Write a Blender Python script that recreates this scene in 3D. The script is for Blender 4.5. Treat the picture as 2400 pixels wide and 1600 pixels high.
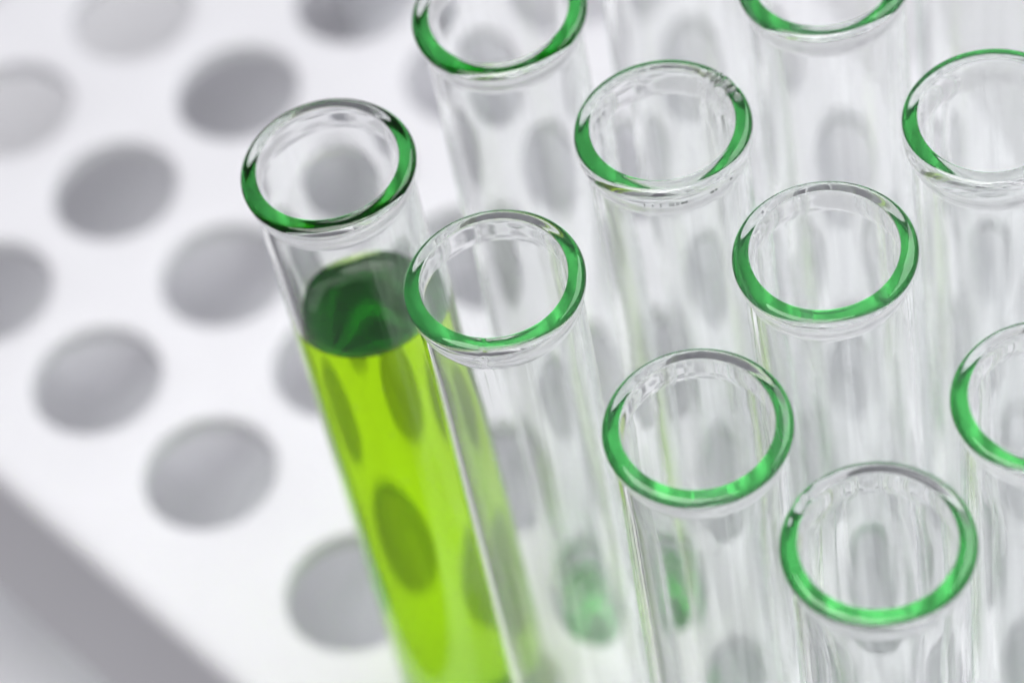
import bpy, bmesh, math, random
from mathutils import Matrix, Vector

# ------------------------------------------------------------------ scene / camera / light
sc = bpy.context.scene
for o in list(bpy.data.objects):
    bpy.data.objects.remove(o)
PITCH = 0.0227                       # spacing of the rack holes, metres
MM = 0.001

R_CAM = ((0.6970152901318689, 0.7062919656292705, -0.123779419169457),      # right
         (0.5174736552165975, -0.6149559240479703, -0.5950211993156894),    # down
         (-0.49637757954923867, 0.3506862853974316, -0.7941211669229016))   # forward
CAM = Vector((10.51314952, -5.2036141, 15.7459021)) * PITCH
cam_data = bpy.data.cameras.new('camera')
cam = bpy.data.objects.new('camera', cam_data)
sc.collection.objects.link(cam)
r, d, f = (Vector(v) for v in R_CAM)
m = Matrix((r, -d, -f)).transposed().to_4x4()
m.translation = CAM
cam.matrix_world = m
cam_data.sensor_fit = 'HORIZONTAL'
cam_data.sensor_width = 36.0
cam_data.lens = 8148.93 / 2400 * 36
cam_data.clip_start = 0.01
cam_data.clip_end = 50
cam_data.dof.use_dof = True
cam_data.dof.focus_distance = 14.38 * PITCH
cam_data.dof.aperture_fstop = 16.0
sc.camera = cam

world = bpy.data.worlds.new('World')
sc.world = world
world.use_nodes = True
bg = world.node_tree.nodes['Background']
bg.inputs['Color'].default_value = (0.90, 0.87, 1.0, 1)
bg.inputs['Strength'].default_value = 0.16


def area(name, loc, target, sx, sy, power, col):
    ld = bpy.data.lights.new(name, 'AREA')
    ld.shape = 'RECTANGLE'
    ld.size, ld.size_y = sx, sy
    ld.energy = power
    ld.color = col
    o = bpy.data.objects.new(name, ld)
    sc.collection.objects.link(o)
    o.location = loc
    o.rotation_euler = (Vector(target) - Vector(loc)).to_track_quat('-Z', 'Y').to_euler()
    return o


# big softbox above the near side, an unseen fill added behind to brighten the background
area('key_softbox', (0.07, -0.10, 0.42), (0.07, -0.06, 0.0), 0.28, 0.28, 1.5, (1.0, 0.99, 0.98))
area('back_fill', (0.13, 0.42, 0.45), (0.08, 0.12, -0.05), 0.4, 0.4, 2.0, (0.97, 0.985, 1.0))

sc.view_settings.view_transform = 'Standard'
sc.view_settings.look = 'None'
sc.view_settings.exposure = 0.0
sc.view_settings.gamma = 1.0
sc.view_settings.use_curve_mapping = False
sc.render.engine = 'CYCLES'
cy = sc.cycles
cy.max_bounces = 220
cy.transmission_bounces = 220
cy.glossy_bounces = 220
cy.diffuse_bounces = 4
cy.volume_bounces = 0
cy.transparent_max_bounces = 16
cy.caustics_reflective = True
cy.caustics_refractive = True
cy.blur_glossy = 0.0
cy.sample_clamp_indirect = 6.0
cy.use_denoising = True
cy.use_adaptive_sampling = True
cy.adaptive_threshold = 0.03
cy.adaptive_min_samples = 16

C = sc.collection
RND = random.Random(7)


# ------------------------------------------------------------------ materials
def new_mat(name):
    mt = bpy.data.materials.new(name)
    mt.use_nodes = True
    return mt, mt.node_tree.nodes, mt.node_tree.links


def plastic_mat(name, col, rough, scale, bump):
    mt, N, L = new_mat(name)
    b = N['Principled BSDF']
    b.inputs['Roughness'].default_value = rough
    tc = N.new('ShaderNodeTexCoord')
    n1 = N.new('ShaderNodeTexNoise')
    n1.inputs['Scale'].default_value = scale
    n1.inputs['Detail'].default_value = 4
    L.new(tc.outputs['Object'], n1.inputs['Vector'])
    ramp = N.new('ShaderNodeValToRGB')
    ramp.color_ramp.elements[0].position = 0.3
    ramp.color_ramp.elements[0].color = (*[c * 0.965 for c in col], 1)
    ramp.color_ramp.elements[1].position = 0.7
    ramp.color_ramp.elements[1].color = (*col, 1)
    L.new(n1.outputs['Fac'], ramp.inputs['Fac'])
    L.new(ramp.outputs['Color'], b.inputs['Base Color'])
    n2 = N.new('ShaderNodeTexNoise')
    n2.inputs['Scale'].default_value = scale * 30
    L.new(tc.outputs['Object'], n2.inputs['Vector'])
    bp = N.new('ShaderNodeBump')
    bp.inputs['Strength'].default_value = bump
    bp.inputs['Distance'].default_value = 0.0001
    L.new(n2.outputs['Fac'], bp.inputs['Height'])
    L.new(bp.outputs['Normal'], b.inputs['Normal'])
    return mt


def absorb(N, L, a):
    """Volume absorption with coefficients a = (r, g, b) per metre."""
    v = N.new('ShaderNodeVolumeAbsorption')
    dmax = max(a)
    v.inputs['Color'].default_value = (*[1 - x / dmax for x in a], 1)
    v.inputs['Density'].default_value = dmax
    L.new(v.outputs['Volume'], N['Material Output'].inputs['Volume'])


def glass_mat():
    mt, N, L = new_mat('green_tinted_glass')
    N.remove(N['Principled BSDF'])
    g = N.new('ShaderNodeBsdfGlass')
    at = N.new('ShaderNodeAttribute')
    at.attribute_name = 'bottom_rough'            # roughness added to the unseen round bottoms, evening the light in the rims
    L.new(at.outputs['Fac'], g.inputs['Roughness'])
    g.inputs['IOR'].default_value = 1.50
    L.new(g.outputs['BSDF'], N['Material Output'].inputs['Surface'])
    absorb(N, L, GLASS_ABS)
    return mt


def liquid_mat(name, coeff):
    mt, N, L = new_mat(name)
    N.remove(N['Principled BSDF'])
    g = N.new('ShaderNodeBsdfGlass')
    g.inputs['Roughness'].default_value = 0.0
    at = N.new('ShaderNodeAttribute')
    at.attribute_name = 'rel_ior'          # 1.33 against air, 1.33/1.50 against the glass wall
    L.new(at.outputs['Fac'], g.inputs['IOR'])
    L.new(g.outputs['BSDF'], N['Material Output'].inputs['Surface'])
    absorb(N, L, coeff)
    return mt


GLASS_ABS = (8.6, 3.5, 7.5)
LIQUID_ABS = (39.0, 10.0, 900.0)
REMNANT_ABS = (230.0, 11.0, 170.0)
M_RACK = plastic_mat('white_rack_plastic', (0.83, 0.83, 0.86), 0.45, 40, 0.15)
M_TABLE = plastic_mat('white_table_laminate', (0.82, 0.82, 0.84), 0.4, 12, 0.1)
M_GLASS = glass_mat()
M_LIQUID = liquid_mat('yellow_green_liquid', LIQUID_ABS)
M_REMNANT = liquid_mat('dark_green_liquid', REMNANT_ABS)
M_MARK, _N, _L = new_mat('grey_etching')
_N['Principled BSDF'].inputs['Base Color'].default_value = (0.38, 0.39, 0.39, 1)
_N['Principled BSDF'].inputs['Roughness'].default_value = 0.7


M_DUST, _N, _L = new_mat('pale_lint')
_N['Principled BSDF'].inputs['Base Color'].default_value = (0.55, 0.55, 0.53, 1)
_N['Principled BSDF'].inputs['Roughness'].default_value = 0.9


# ------------------------------------------------------------------ mesh helpers
def link_mesh(name, bm, mat, parent=None, smooth=True):
    me = bpy.data.meshes.new(name)
    bm.normal_update()
    bm.to_mesh(me)
    bm.free()
    if smooth:
        for p in me.polygons:
            p.use_smooth = True
    me.materials.append(mat)
    o = bpy.data.objects.new(name, me)
    C.objects.link(o)
    if parent:
        o.parent = parent
    return o


def add_box(bm, x0, x1, y0, y1, z0, z1, bev=0.0):
    v = [bm.verts.new(p) for p in ((x0, y0, z0), (x1, y0, z0), (x1, y1, z0), (x0, y1, z0),
                                   (x0, y0, z1), (x1, y0, z1), (x1, y1, z1), (x0, y1, z1))]
    fs = [bm.faces.new([v[i] for i in q]) for q in ((3, 2, 1, 0), (4, 5, 6, 7), (0, 1, 5, 4),
                                                     (1, 2, 6, 5), (2, 3, 7, 6), (3, 0, 4, 7))]
    if bev:
        es = {e for fc in fs for e in fc.edges}
        bmesh.ops.bevel(bm, geom=list(es), offset=bev, segments=3, profile=0.5, affect='EDGES')


# ------------------------------------------------------------------ table
bm = bmesh.new()
Z_BASE = -2.5 * PITCH                 # top of the rack's lower shelf
Z_TABLE = Z_BASE - 0.016
add_box(bm, -0.75, 0.75, -0.040, 0.80, -0.028, 0.0, 0.002)
table = link_mesh('table', bm, M_TABLE, smooth=False)
table.location = (0, 0, Z_TABLE)
table['kind'] = 'structure'


# ------------------------------------------------------------------ rack
GAP = 0.2025                          # the two banks of holes stand a little further apart
def hole_xy(mrow, ncol):
    return ((ncol + (GAP if ncol >= 1 else 0.0)) * PITCH, mrow * PITCH)

ROWS = range(0, 5)
COLS = range(-3, 8)
MARGIN = 0.71 * PITCH
SEG = 48
HOLE_R = 0.378 * PITCH
T_PLATE = 3.2 * MM


def rect_point(x0, x1, y0, y1, cx, cy_, a):
    dx, dy = math.cos(a), math.sin(a)
    t = 1e9
    if dx > 1e-9: t = min(t, (x1 - cx) / dx)
    if dx < -1e-9: t = min(t, (x0 - cx) / dx)
    if dy > 1e-9: t = min(t, (y1 - cy_) / dy)
    if dy < -1e-9: t = min(t, (y0 - cy_) / dy)
    return cx + dx * t, cy_ + dy * t


def plate(name, profile, closed, under_z, parent, edge_prof, extra=0.0):
    """Perforated (or dimpled) plate: profile = [(r, z)...] from the flat top inwards and down."""
    bm = bmesh.new()
    xs = [hole_xy(0, n)[0] for n in COLS]
    ys = [hole_xy(mm, 0)[1] for mm in ROWS]
    def bounds(c):
        b = [c[0] - MARGIN - extra] + [(c[i] + c[i + 1]) / 2 for i in range(len(c) - 1)] + [c[-1] + MARGIN + extra]
        return b
    bx, by = bounds(xs), bounds(ys)
    for i, cx in enumerate(xs):
        for j, cyy in enumerate(ys):
            angs = sorted([2 * math.pi * k / SEG for k in range(SEG)] +
                          [math.atan2(Y - cyy, X - cx) % (2 * math.pi) for X in (bx[i], bx[i + 1]) for Y in (by[j], by[j + 1])])
            aa = []
            for a in angs:
                if not aa or a - aa[-1] > 1e-4:
                    aa.append(a)
            n = len(aa)
            rings = [[bm.verts.new((*rect_point(bx[i], bx[i + 1], by[j], by[j + 1], cx, cyy, a), 0)) for a in aa]]
            for (rr, zz) in profile:
                if rr <= 0:
                    rings.append([bm.verts.new((cx, cyy, zz))])
                else:
                    rings.append([bm.verts.new((cx + rr * math.cos(a), cyy + rr * math.sin(a), zz)) for a in aa])
            if not closed:
                rings.append([bm.verts.new((*rect_point(bx[i], bx[i + 1], by[j], by[j + 1], cx, cyy, a), under_z)) for a in aa])
            for q in range(len(rings) - 1):
                A, B = rings[q], rings[q + 1]
                for k in range(n):
                    k2 = (k + 1) % n
                    if len(B) == 1:
                        bm.faces.new((A[k], A[k2], B[0]))
                    else:
                        bm.faces.new((A[k], A[k2], B[k2], B[k]))
    # rounded outer edge and skirt, with rounded corners
    X0, X1, Y0, Y1 = bx[0], bx[-1], by[0], by[-1]
    base = [(X0, Y0, -1, -1), (X1, Y0, 1, -1), (X1, Y1, 1, 1), (X0, Y1, -1, 1)]
    loops = []
    for (o_, z_) in edge_prof:
        lp = []
        for (x, y, sx, sy) in base:
            a0 = math.atan2(sy, sx) - math.pi / 4
            for k in range(9):
                a = a0 + (math.pi / 2) * k / 8
                lp.append(bm.verts.new((x + math.cos(a) * o_, y + math.sin(a) * o_, z_)))
        loops.append(lp)
    for q in range(len(loops) - 1):
        A, B = loops[q], loops[q + 1]
        n = len(A)
        for k in range(n):
            k2 = (k + 1) % n
            bm.faces.new((A[k2], A[k], B[k], B[k2]))
    bmesh.ops.remove_doubles(bm, verts=bm.verts, dist=1e-6)
    bmesh.ops.dissolve_degenerate(bm, edges=bm.edges, dist=1e-7)
    bmesh.ops.recalc_face_normals(bm, faces=bm.faces)
    o = link_mesh(name, bm, M_RACK, parent)
    o.data.set_sharp_from_angle(angle=math.radians(35))
    return o, (X0, X1, Y0, Y1)


rack = bpy.data.objects.new('test_tube_rack', None)
C.objects.link(rack)
rack['label'] = 'white plastic test tube rack with rows of round holes under the tubes'
rack['category'] = 'rack'
rack.location = (0, 0, Z_TABLE)

fl = 0.9 * MM
prof = [(HOLE_R + fl, 0)]
for k in range(1, 6):
    a = math.pi / 2 * k / 5
    prof.append((HOLE_R + fl - fl * math.sin(a), -fl + fl * math.cos(a)))
prof += [(HOLE_R, -T_PLATE + 0.3 * MM), (HOLE_R + 0.3 * MM, -T_PLATE)]
edge = [(0, 0)]
er = 2.8 * MM
SKIRT = 18 * MM
for k in range(0, 7):
    a = math.pi / 2 * k / 6
    edge.append((0.4 * MM + er * math.sin(a), -er + er * math.cos(a)))
edge += [(0.4 * MM + er + 5.5 * MM, -SKIRT), (0.4 * MM + er + 3.5 * MM, -SKIRT), (0.4 * MM + er - 1.8 * MM, -T_PLATE), (0, -T_PLATE)]
top, (X0, X1, Y0, Y1) = plate('top_plate', prof, False, -T_PLATE, rack, edge)
top.location = (0, 0, -Z_TABLE)

DR = 0.37 * PITCH
prof = [(DR + 0.5 * MM, 0), (DR, -0.3 * MM)]
for k in range(1, 6):
    a = math.pi / 2 * k / 6
    prof.append((DR * math.cos(a), -0.3 * MM - 3.2 * MM * math.sin(a)))
prof.append((0, -3.5 * MM))
edge = [(0, 0)] + [(0.4 * MM + er * math.sin(math.pi / 2 * k / 6), -er + er * math.cos(math.pi / 2 * k / 6)) for k in range(7)]
edge += [(0.4 * MM + er, -12 * MM), (0, -12 * MM)]
base, _ = plate('base_plate', prof, True, 0, rack, edge, 13 * MM)
base.location = (0, 0, Z_BASE - Z_TABLE)

# end walls with a hand opening, each with two feet
for sx in (-1, 1):
    xe = X0 - 0.2 * MM if sx < 0 else X1 + 0.2 * MM
    xa, xb = (xe - 1.2 * MM, xe + 2.0 * MM) if sx < 0 else (xe - 2.0 * MM, xe + 1.2 * MM)
    for (ya, yb) in ((Y0 + 1 * MM, Y0 + 16 * MM), (Y1 - 16 * MM, Y1 - 1 * MM)):
        bm = bmesh.new()
        add_box(bm, xa, xb, ya, yb, Z_BASE - 0.5 * MM, -T_PLATE + 0.2 * MM, 0.6 * MM)
        p = link_mesh('end_post', bm, M_RACK, rack, smooth=False)
        p.location = (0, 0, -Z_TABLE)
for sx in (X0 + 6 * MM, X1 - 6 * MM):
    for sy in (Y0 + 6 * MM, Y1 - 6 * MM):
        bm = bmesh.new()
        bmesh.ops.create_cone(bm, cap_ends=True, segments=24, radius1=4.5 * MM, radius2=5.5 * MM, depth=8 * MM)
        p = link_mesh('foot', bm, M_RACK, rack, smooth=False)
        p.location = (sx, sy, 4 * MM)

# ------------------------------------------------------------------ test tubes
TUBE_L = (4.46 + 2.5) * PITCH + 3.2 * MM
RO, RI = 8.0 * MM, 6.97 * MM


def bezier(p0, p1, p2, p3, n):
    out = []
    for k in range(n):
        t = k / n
        u = 1 - t
        out.append(tuple(u**3 * a + 3 * u * u * t * b + 3 * u * t * t * c + t**3 * e for a, b, c, e in zip(p0, p1, p2, p3)))
    return out


def tube_profile(bead, collar, z_stop=None):
    """(r, z, w): from the outer bottom pole up over the lip and down the inside. z=0 at the lip, w=1 inside."""
    P = []
    zc = -TUBE_L + RO
    for k in range(0, 15):
        a = math.pi / 2 * k / 15
        P.append((RO * math.sin(a), zc - RO * math.cos(a), 0))
    zn = -(collar + 2.2 * MM)
    for k in range(24):
        P.append((RO, zc + (zn - zc) * k / 24, 0))
    rb = RO + bead
    P += [(a, b, 0) for a, b in bezier((RO, zn), (RO, zn + 1.1 * MM), (rb, -collar - 0.4 * MM), (rb, -collar + 0.9 * MM), 14)]
    P += [(a, b, 0) for a, b in bezier((rb, -collar + 0.9 * MM), (rb + 0.02 * MM, -0.75 * MM), (rb - 0.10 * MM, -0.24 * MM), (rb - 0.55 * MM, -0.09 * MM), 14)]
    ri = RI
    P += [(a, b, 0.5) for a, b in bezier((rb - 0.55 * MM, -0.09 * MM), (rb - 0.85 * MM, -0.01 * MM), (ri + 0.45 * MM, 0.0), (ri + 0.22 * MM, 0.0), 10)]
    P += [(a, b, 0.5) for a, b in bezier((ri + 0.22 * MM, 0.0), (ri + 0.10 * MM, 0.0), (ri + 0.05 * MM, -0.08 * MM), (ri + 0.05 * MM, -0.25 * MM), 8)]
    P += [(a, b, 1) for a, b in bezier((ri + 0.05 * MM, -0.25 * MM), (ri + 0.04 * MM, -1.6 * MM), (ri, -3.6 * MM), (ri, -5.0 * MM), 8)]
    if z_stop is not None:
        for k in range(25):
            P.append((ri, -5.0 * MM + (z_stop + 5.0 * MM) * k / 24, 1))
        return P
    zi = zc - 0.2 * MM
    for k in range(24):
        P.append((ri, -5.0 * MM + (zi + 5.0 * MM) * k / 24, 1))
    for k in range(0, 15):
        a = math.pi / 2 * k / 15
        P.append((ri * math.cos(a), zi - ri * math.sin(a), 1))
    P.append((0.0, zi - ri, 1))
    return P


class Wobble:
    """Individual irregularities of one hand-finished tube."""
    def __init__(s, seed, flaw=None):
        q = random.Random(seed)
        s.h = [(q.choice((2, 3)), q.uniform(0, 6.3), q.uniform(0.008, 0.02) * MM),
               (q.choice((4, 5)), q.uniform(0, 6.3), q.uniform(0.002, 0.006) * MM)]
        s.zr = [(1, q.uniform(0, 6.3), q.uniform(0.03, 0.14) * MM), (2, q.uniform(0, 6.3), q.uniform(0.03, 0.1) * MM),
                (5, q.uniform(0, 6.3), q.uniform(0.0, 0.012) * MM)]
        s.inner = [(k, q.uniform(0, 6.3), q.uniform(0.3, 1.0) * a * MM) for k, a in ((1, .05), (2, .02), (3, .008), (5, .003), (7, .002), (11, .0012), (17, .0006))]
        s.fine = [(k, q.uniform(0, 6.3), q.uniform(0.3, 1.0) * a * MM) for k, a in ((6, .002), (13, .001), (23, .0006), (37, .0004))]
        s.flaw = flaw or []
        s.q = q

    def apply(s, rr, zz, w, th):
        top = math.exp(zz / (4.0 * MM)) if zz < 0 else 1.0
        dz = sum(a * math.sin(k * th + p) for k, p, a in s.zr) * top
        dr = sum(a * math.sin(k * th + p) for k, p, a in s.h) * (0.35 + 0.65 * top)
        if w == 1:
            dr += sum(a * math.sin(k * th + p) for k, p, a in s.inner) * (1 - 0.6 * top)
        elif w == 0:
            dr += sum(a * math.sin(k * th + p) for k, p, a in s.fine)
        for (t0, wd, amp, freq, zd) in s.flaw:
            x = (th - t0 + math.pi) % (2 * math.pi) - math.pi
            g = math.exp(-(x / wd) ** 2) * top
            rip = math.sin(freq * x) + 0.6 * math.sin(2.3 * freq * x + 1 + zz / (0.5 * MM)) + 0.5 * math.sin(zz / (0.33 * MM) + 3.1 * freq * x)
            dz += -zd * g + amp * g * rip * 0.7
            dr += amp * g * rip * (1 if w else -0.8)
        k = min(1.0, rr / (3 * MM))
        return rr + dr * k, zz + dz


NSEG = 256


def make_tube(name, seed, bead, collar, flaw=None, z_stop=None):
    wob = Wobble(seed, flaw)
    P = tube_profile(bead, collar, z_stop)
    bm = bmesh.new()
    bottom_rough = bm.verts.layers.float.new('bottom_rough')
    rings = []
    for (rr, zz, w) in P:
        if rr < 1e-7:
            rings.append([bm.verts.new((0, 0, zz + TUBE_L))])
            rings[-1][0][bottom_rough] = 0.18 if w == 0 else 0.0
            continue
        ring = []
        for k in range(NSEG):
            th = 2 * math.pi * k / NSEG
            r2, z2 = wob.apply(rr, zz, w, th)
            v = bm.verts.new((r2 * math.cos(th), r2 * math.sin(th), z2 + TUBE_L))
            v[bottom_rough] = 0.18 if (w == 0 and z2 + TUBE_L < RO * 0.95) else 0.0
            ring.append(v)
        rings.append(ring)
    for A, B in zip(rings, rings[1:]):
        for k in range(NSEG):
            k2 = (k + 1) % NSEG
            if len(A) == 1:
                bm.faces.new((A[0], B[k2], B[k]))
            elif len(B) == 1:
                bm.faces.new((A[k], A[k2], B[0]))
            else:
                bm.faces.new((A[k], A[k2], B[k2], B[k]))
    o = link_mesh(name, bm, M_GLASS)
    return o, wob


def place(o, mrow, ncol, off):
    """Stand the tube in its hole; off = lean of the lip from the hole's axis, in pitches."""
    hx, hy = hole_xy(mrow, ncol)
    lx, ly = off
    b = [max(-0.045, min(0.045, -0.10 * v)) for v in (lx, ly)]
    bot = Vector((hx + b[0] * PITCH, hy + b[1] * PITCH, Z_BASE - 3.2 * MM))
    tip = Vector((hx + lx * PITCH, hy + ly * PITCH, 4.46 * PITCH))
    ax = (tip - bot).normalized()
    q = Vector((0, 0, 1)).rotation_difference(ax)
    o.rotation_euler = q.to_euler()
    o.location = bot
    return bot, ax


LIQ_TOP = 3.44                           # liquid level in pitches above the top plate (on the axis)
TUBES = [
    # row, column, lean, bead, collar, seed, flaw, label
    (0, 2, (-0.037, -0.067), 0.72, 1.5, 11, None, 'glass test tube filled with bright yellow-green liquid'),
    (0, 3, (-0.038, -0.037), 0.70, 1.6, 12, [(5.35, .08, .03 * MM, 22, 0)], 'empty glass test tube directly right of the green-filled tube, overlapping it'),
    (0, 4, (0.119, -0.025), 0.72, 1.5, 13, None, 'empty glass test tube in the front row, third from the left'),
    (0, 5, (0.032, 0.028), 0.74, 1.7, 14, [(3.3, .30, .06 * MM, 8, .03 * MM)], 'nearest empty glass test tube, blurred wavy rim at the bottom right'),
    (1, 2, (-0.09, 0.024), 0.85, 1.5, 15, None, 'glass test tube at the top behind the filled one, rim cut by the upper edge'),
    (1, 3, (-0.071, 0.010), 0.75, 2.2, 16, [(1.55, .24, .22 * MM, 23, .10 * MM)], 'empty glass test tube with a chipped rim at its upper right'),
    (1, 4, (-0.086, -0.050), 0.74, 1.6, 17, None, 'empty glass test tube right of and below the chipped one, rim fully in view'),
    (1, 5, (0.08, -0.024), 0.74, 1.6, 18, None, 'empty glass test tube cut off by the right edge, lower of two'),
    (2, 3, (-0.12, 0.08), 0.74, 1.5, 19, None, 'empty glass test tube at the top right, only the front of its rim showing'),
    (2, 4, (-0.030, -0.066), 0.76, 2.8, 20, None, 'empty glass test tube with a tall collar at the upper right edge'),
    (2, 2, (-0.03, 0.02), 0.74, 1.6, 21, None, 'empty glass test tube behind the chipped one, rim above the picture'),
    (3, 3, (0.02, 0.03), 0.74, 1.6, 22, None, 'rearmost empty glass test tube behind the tall-collared one, body only'),
]
for (mr, nc, off, bead, collar, seed, flaw, label) in TUBES:
    level = {11: LIQ_TOP, 15: -0.30}.get(seed)
    filled = level is not None
    z_stop = None
    if filled:
        z_stop = level * PITCH - 4.46 * PITCH + 1.5 * MM
    o, wob = make_tube('test_tube', seed, bead * MM, collar * MM, flaw, z_stop)
    place(o, mr, nc, off)
    if seed == 16:
        # faint scratched marks around the front of the collar
        for th, hh, ww in ((-1.02, .5, .05), (-.93, .35, .05), (-.84, .55, .05), (-.74, .45, .05), (-.72, .45, .05), (-.70, .45, .05),
                           (-.665, .4, .06), (-.645, .4, .05), (-.60, .3, .16), (-.56, .3, .14), (-.25, .3, .2), (-.2, .3, .12), (.02, .3, .14)):
            b2 = bmesh.new()
            add_box(b2, -ww * MM, ww * MM, -0.015 * MM, 0.015 * MM, -hh * MM / 2, hh * MM / 2)
            mk = link_mesh('scratch_mark', b2, M_MARK, o, smooth=False)
            rr = RO + bead * MM + 0.05 * MM
            mk.location = (rr * math.cos(th), rr * math.sin(th), TUBE_L - collar * MM + 0.5 * MM)
            mk.rotation_euler = (0, 0, th + math.pi / 2)
    # a little dust and lint on the outside of the glass
    qd = random.Random(seed * 31)
    b2 = bmesh.new()
    for _ in range(26):
        th, zz = qd.uniform(0, 6.283), -qd.uniform(5.5, 60) * MM
        s1, s2 = qd.uniform(.03, .08) * MM, qd.uniform(.03, .12) * MM
        if qd.random() < 0.2:
            s2 *= 4
            s1 *= .5
        rr = RO + 0.03 * MM
        c0 = Vector((rr * math.cos(th), rr * math.sin(th), zz + TUBE_L))
        u, w_ = Vector((-math.sin(th), math.cos(th), 0)), Vector((0, 0, 1))
        nrm = Vector((math.cos(th), math.sin(th), 0)) * 0.03 * MM
        ang = qd.uniform(0, 3.14)
        e1 = (u * math.cos(ang) + w_ * math.sin(ang)) * s1
        e2 = (w_ * math.cos(ang) - u * math.sin(ang)) * s2
        vs = [b2.verts.new(c0 + p) for p in (e1, e2, -e1, -e2)]
        vt = b2.verts.new(c0 + nrm)
        for i in range(4):
            b2.faces.new((vs[i], vs[(i + 1) % 4], vt))
        b2.faces.new(vs[::-1])
    du = link_mesh('dust', b2, M_DUST, o, smooth=False)
    du['kind'] = 'stuff'
    o['label'] = label
    o['category'] = 'test tube'
    o['group'] = 'glass test tubes standing in the rack'
    if filled:
        # ---- liquid: wall surface against glass plus a free surface with meniscus
        bm = bmesh.new()
        lay = bm.verts.layers.float.new('rel_ior')
        zi = -TUBE_L + RO - 0.2 * MM
        side = [(RI, z_stop + (zi - z_stop) * k / 40, 1) for k in range(40)]
        side += [(RI * math.cos(math.pi / 2 * k / 15), zi - RI * math.sin(math.pi / 2 * k / 15), 1) for k in range(15)]
        rr_ = [1.0, .985, .965, .94, .91, .88, .84, .8, .75, .7, .62, .5, .35, .18]
        topz = [(RI * t, z_stop - 1.5 * MM * (1 - math.exp(-(1 - t) * RI / (1.0 * MM))), 1 if t == 1.0 else 0) for t in rr_]

        def ring_of(rr, zz, w, ior):
            vs = []
            for k in range(NSEG):
                th = 2 * math.pi * k / NSEG
                r2, z2 = wob.apply(rr, zz, 1, th)
                if w == 0:
                    g = rr / RI
                    r2 = rr + (r2 - rr) * g
                v = bm.verts.new((r2 * math.cos(th), r2 * math.sin(th), z2 + TUBE_L))
                v[lay] = ior
                vs.append(v)
            return vs

        IOR_GL = 1.333 / 1.50
        rs = [ring_of(*p, IOR_GL) for p in side]
        pole = bm.verts.new((0, 0, zi - RI + TUBE_L)); pole[lay] = IOR_GL
        ts = [ring_of(*p, 1.333) for p in topz]
        tp = bm.verts.new((0, 0, z_stop - 1.5 * MM + TUBE_L)); tp[lay] = 1.333
        for k in range(NSEG):
            k2 = (k + 1) % NSEG
            for A, B in zip(rs, rs[1:]):
                bm.faces.new((A[k2], A[k], B[k], B[k2]))
            bm.faces.new((rs[-1][k2], rs[-1][k], pole))
            for A, B in zip(ts, ts[1:]):
                bm.faces.new((A[k], A[k2], B[k2], B[k]))
            bm.faces.new((ts[-1][k], ts[-1][k2], tp))
        lq = link_mesh('liquid', bm, M_LIQUID if seed == 11 else M_REMNANT)
        place(lq, mr, nc, off)
        lq['label'] = ('bright yellow-green liquid with a dark green surface inside the leftmost tube' if seed == 11
                       else 'small dark green remnant of liquid low in a tube, below the rack plate')
        lq['category'] = 'liquid'
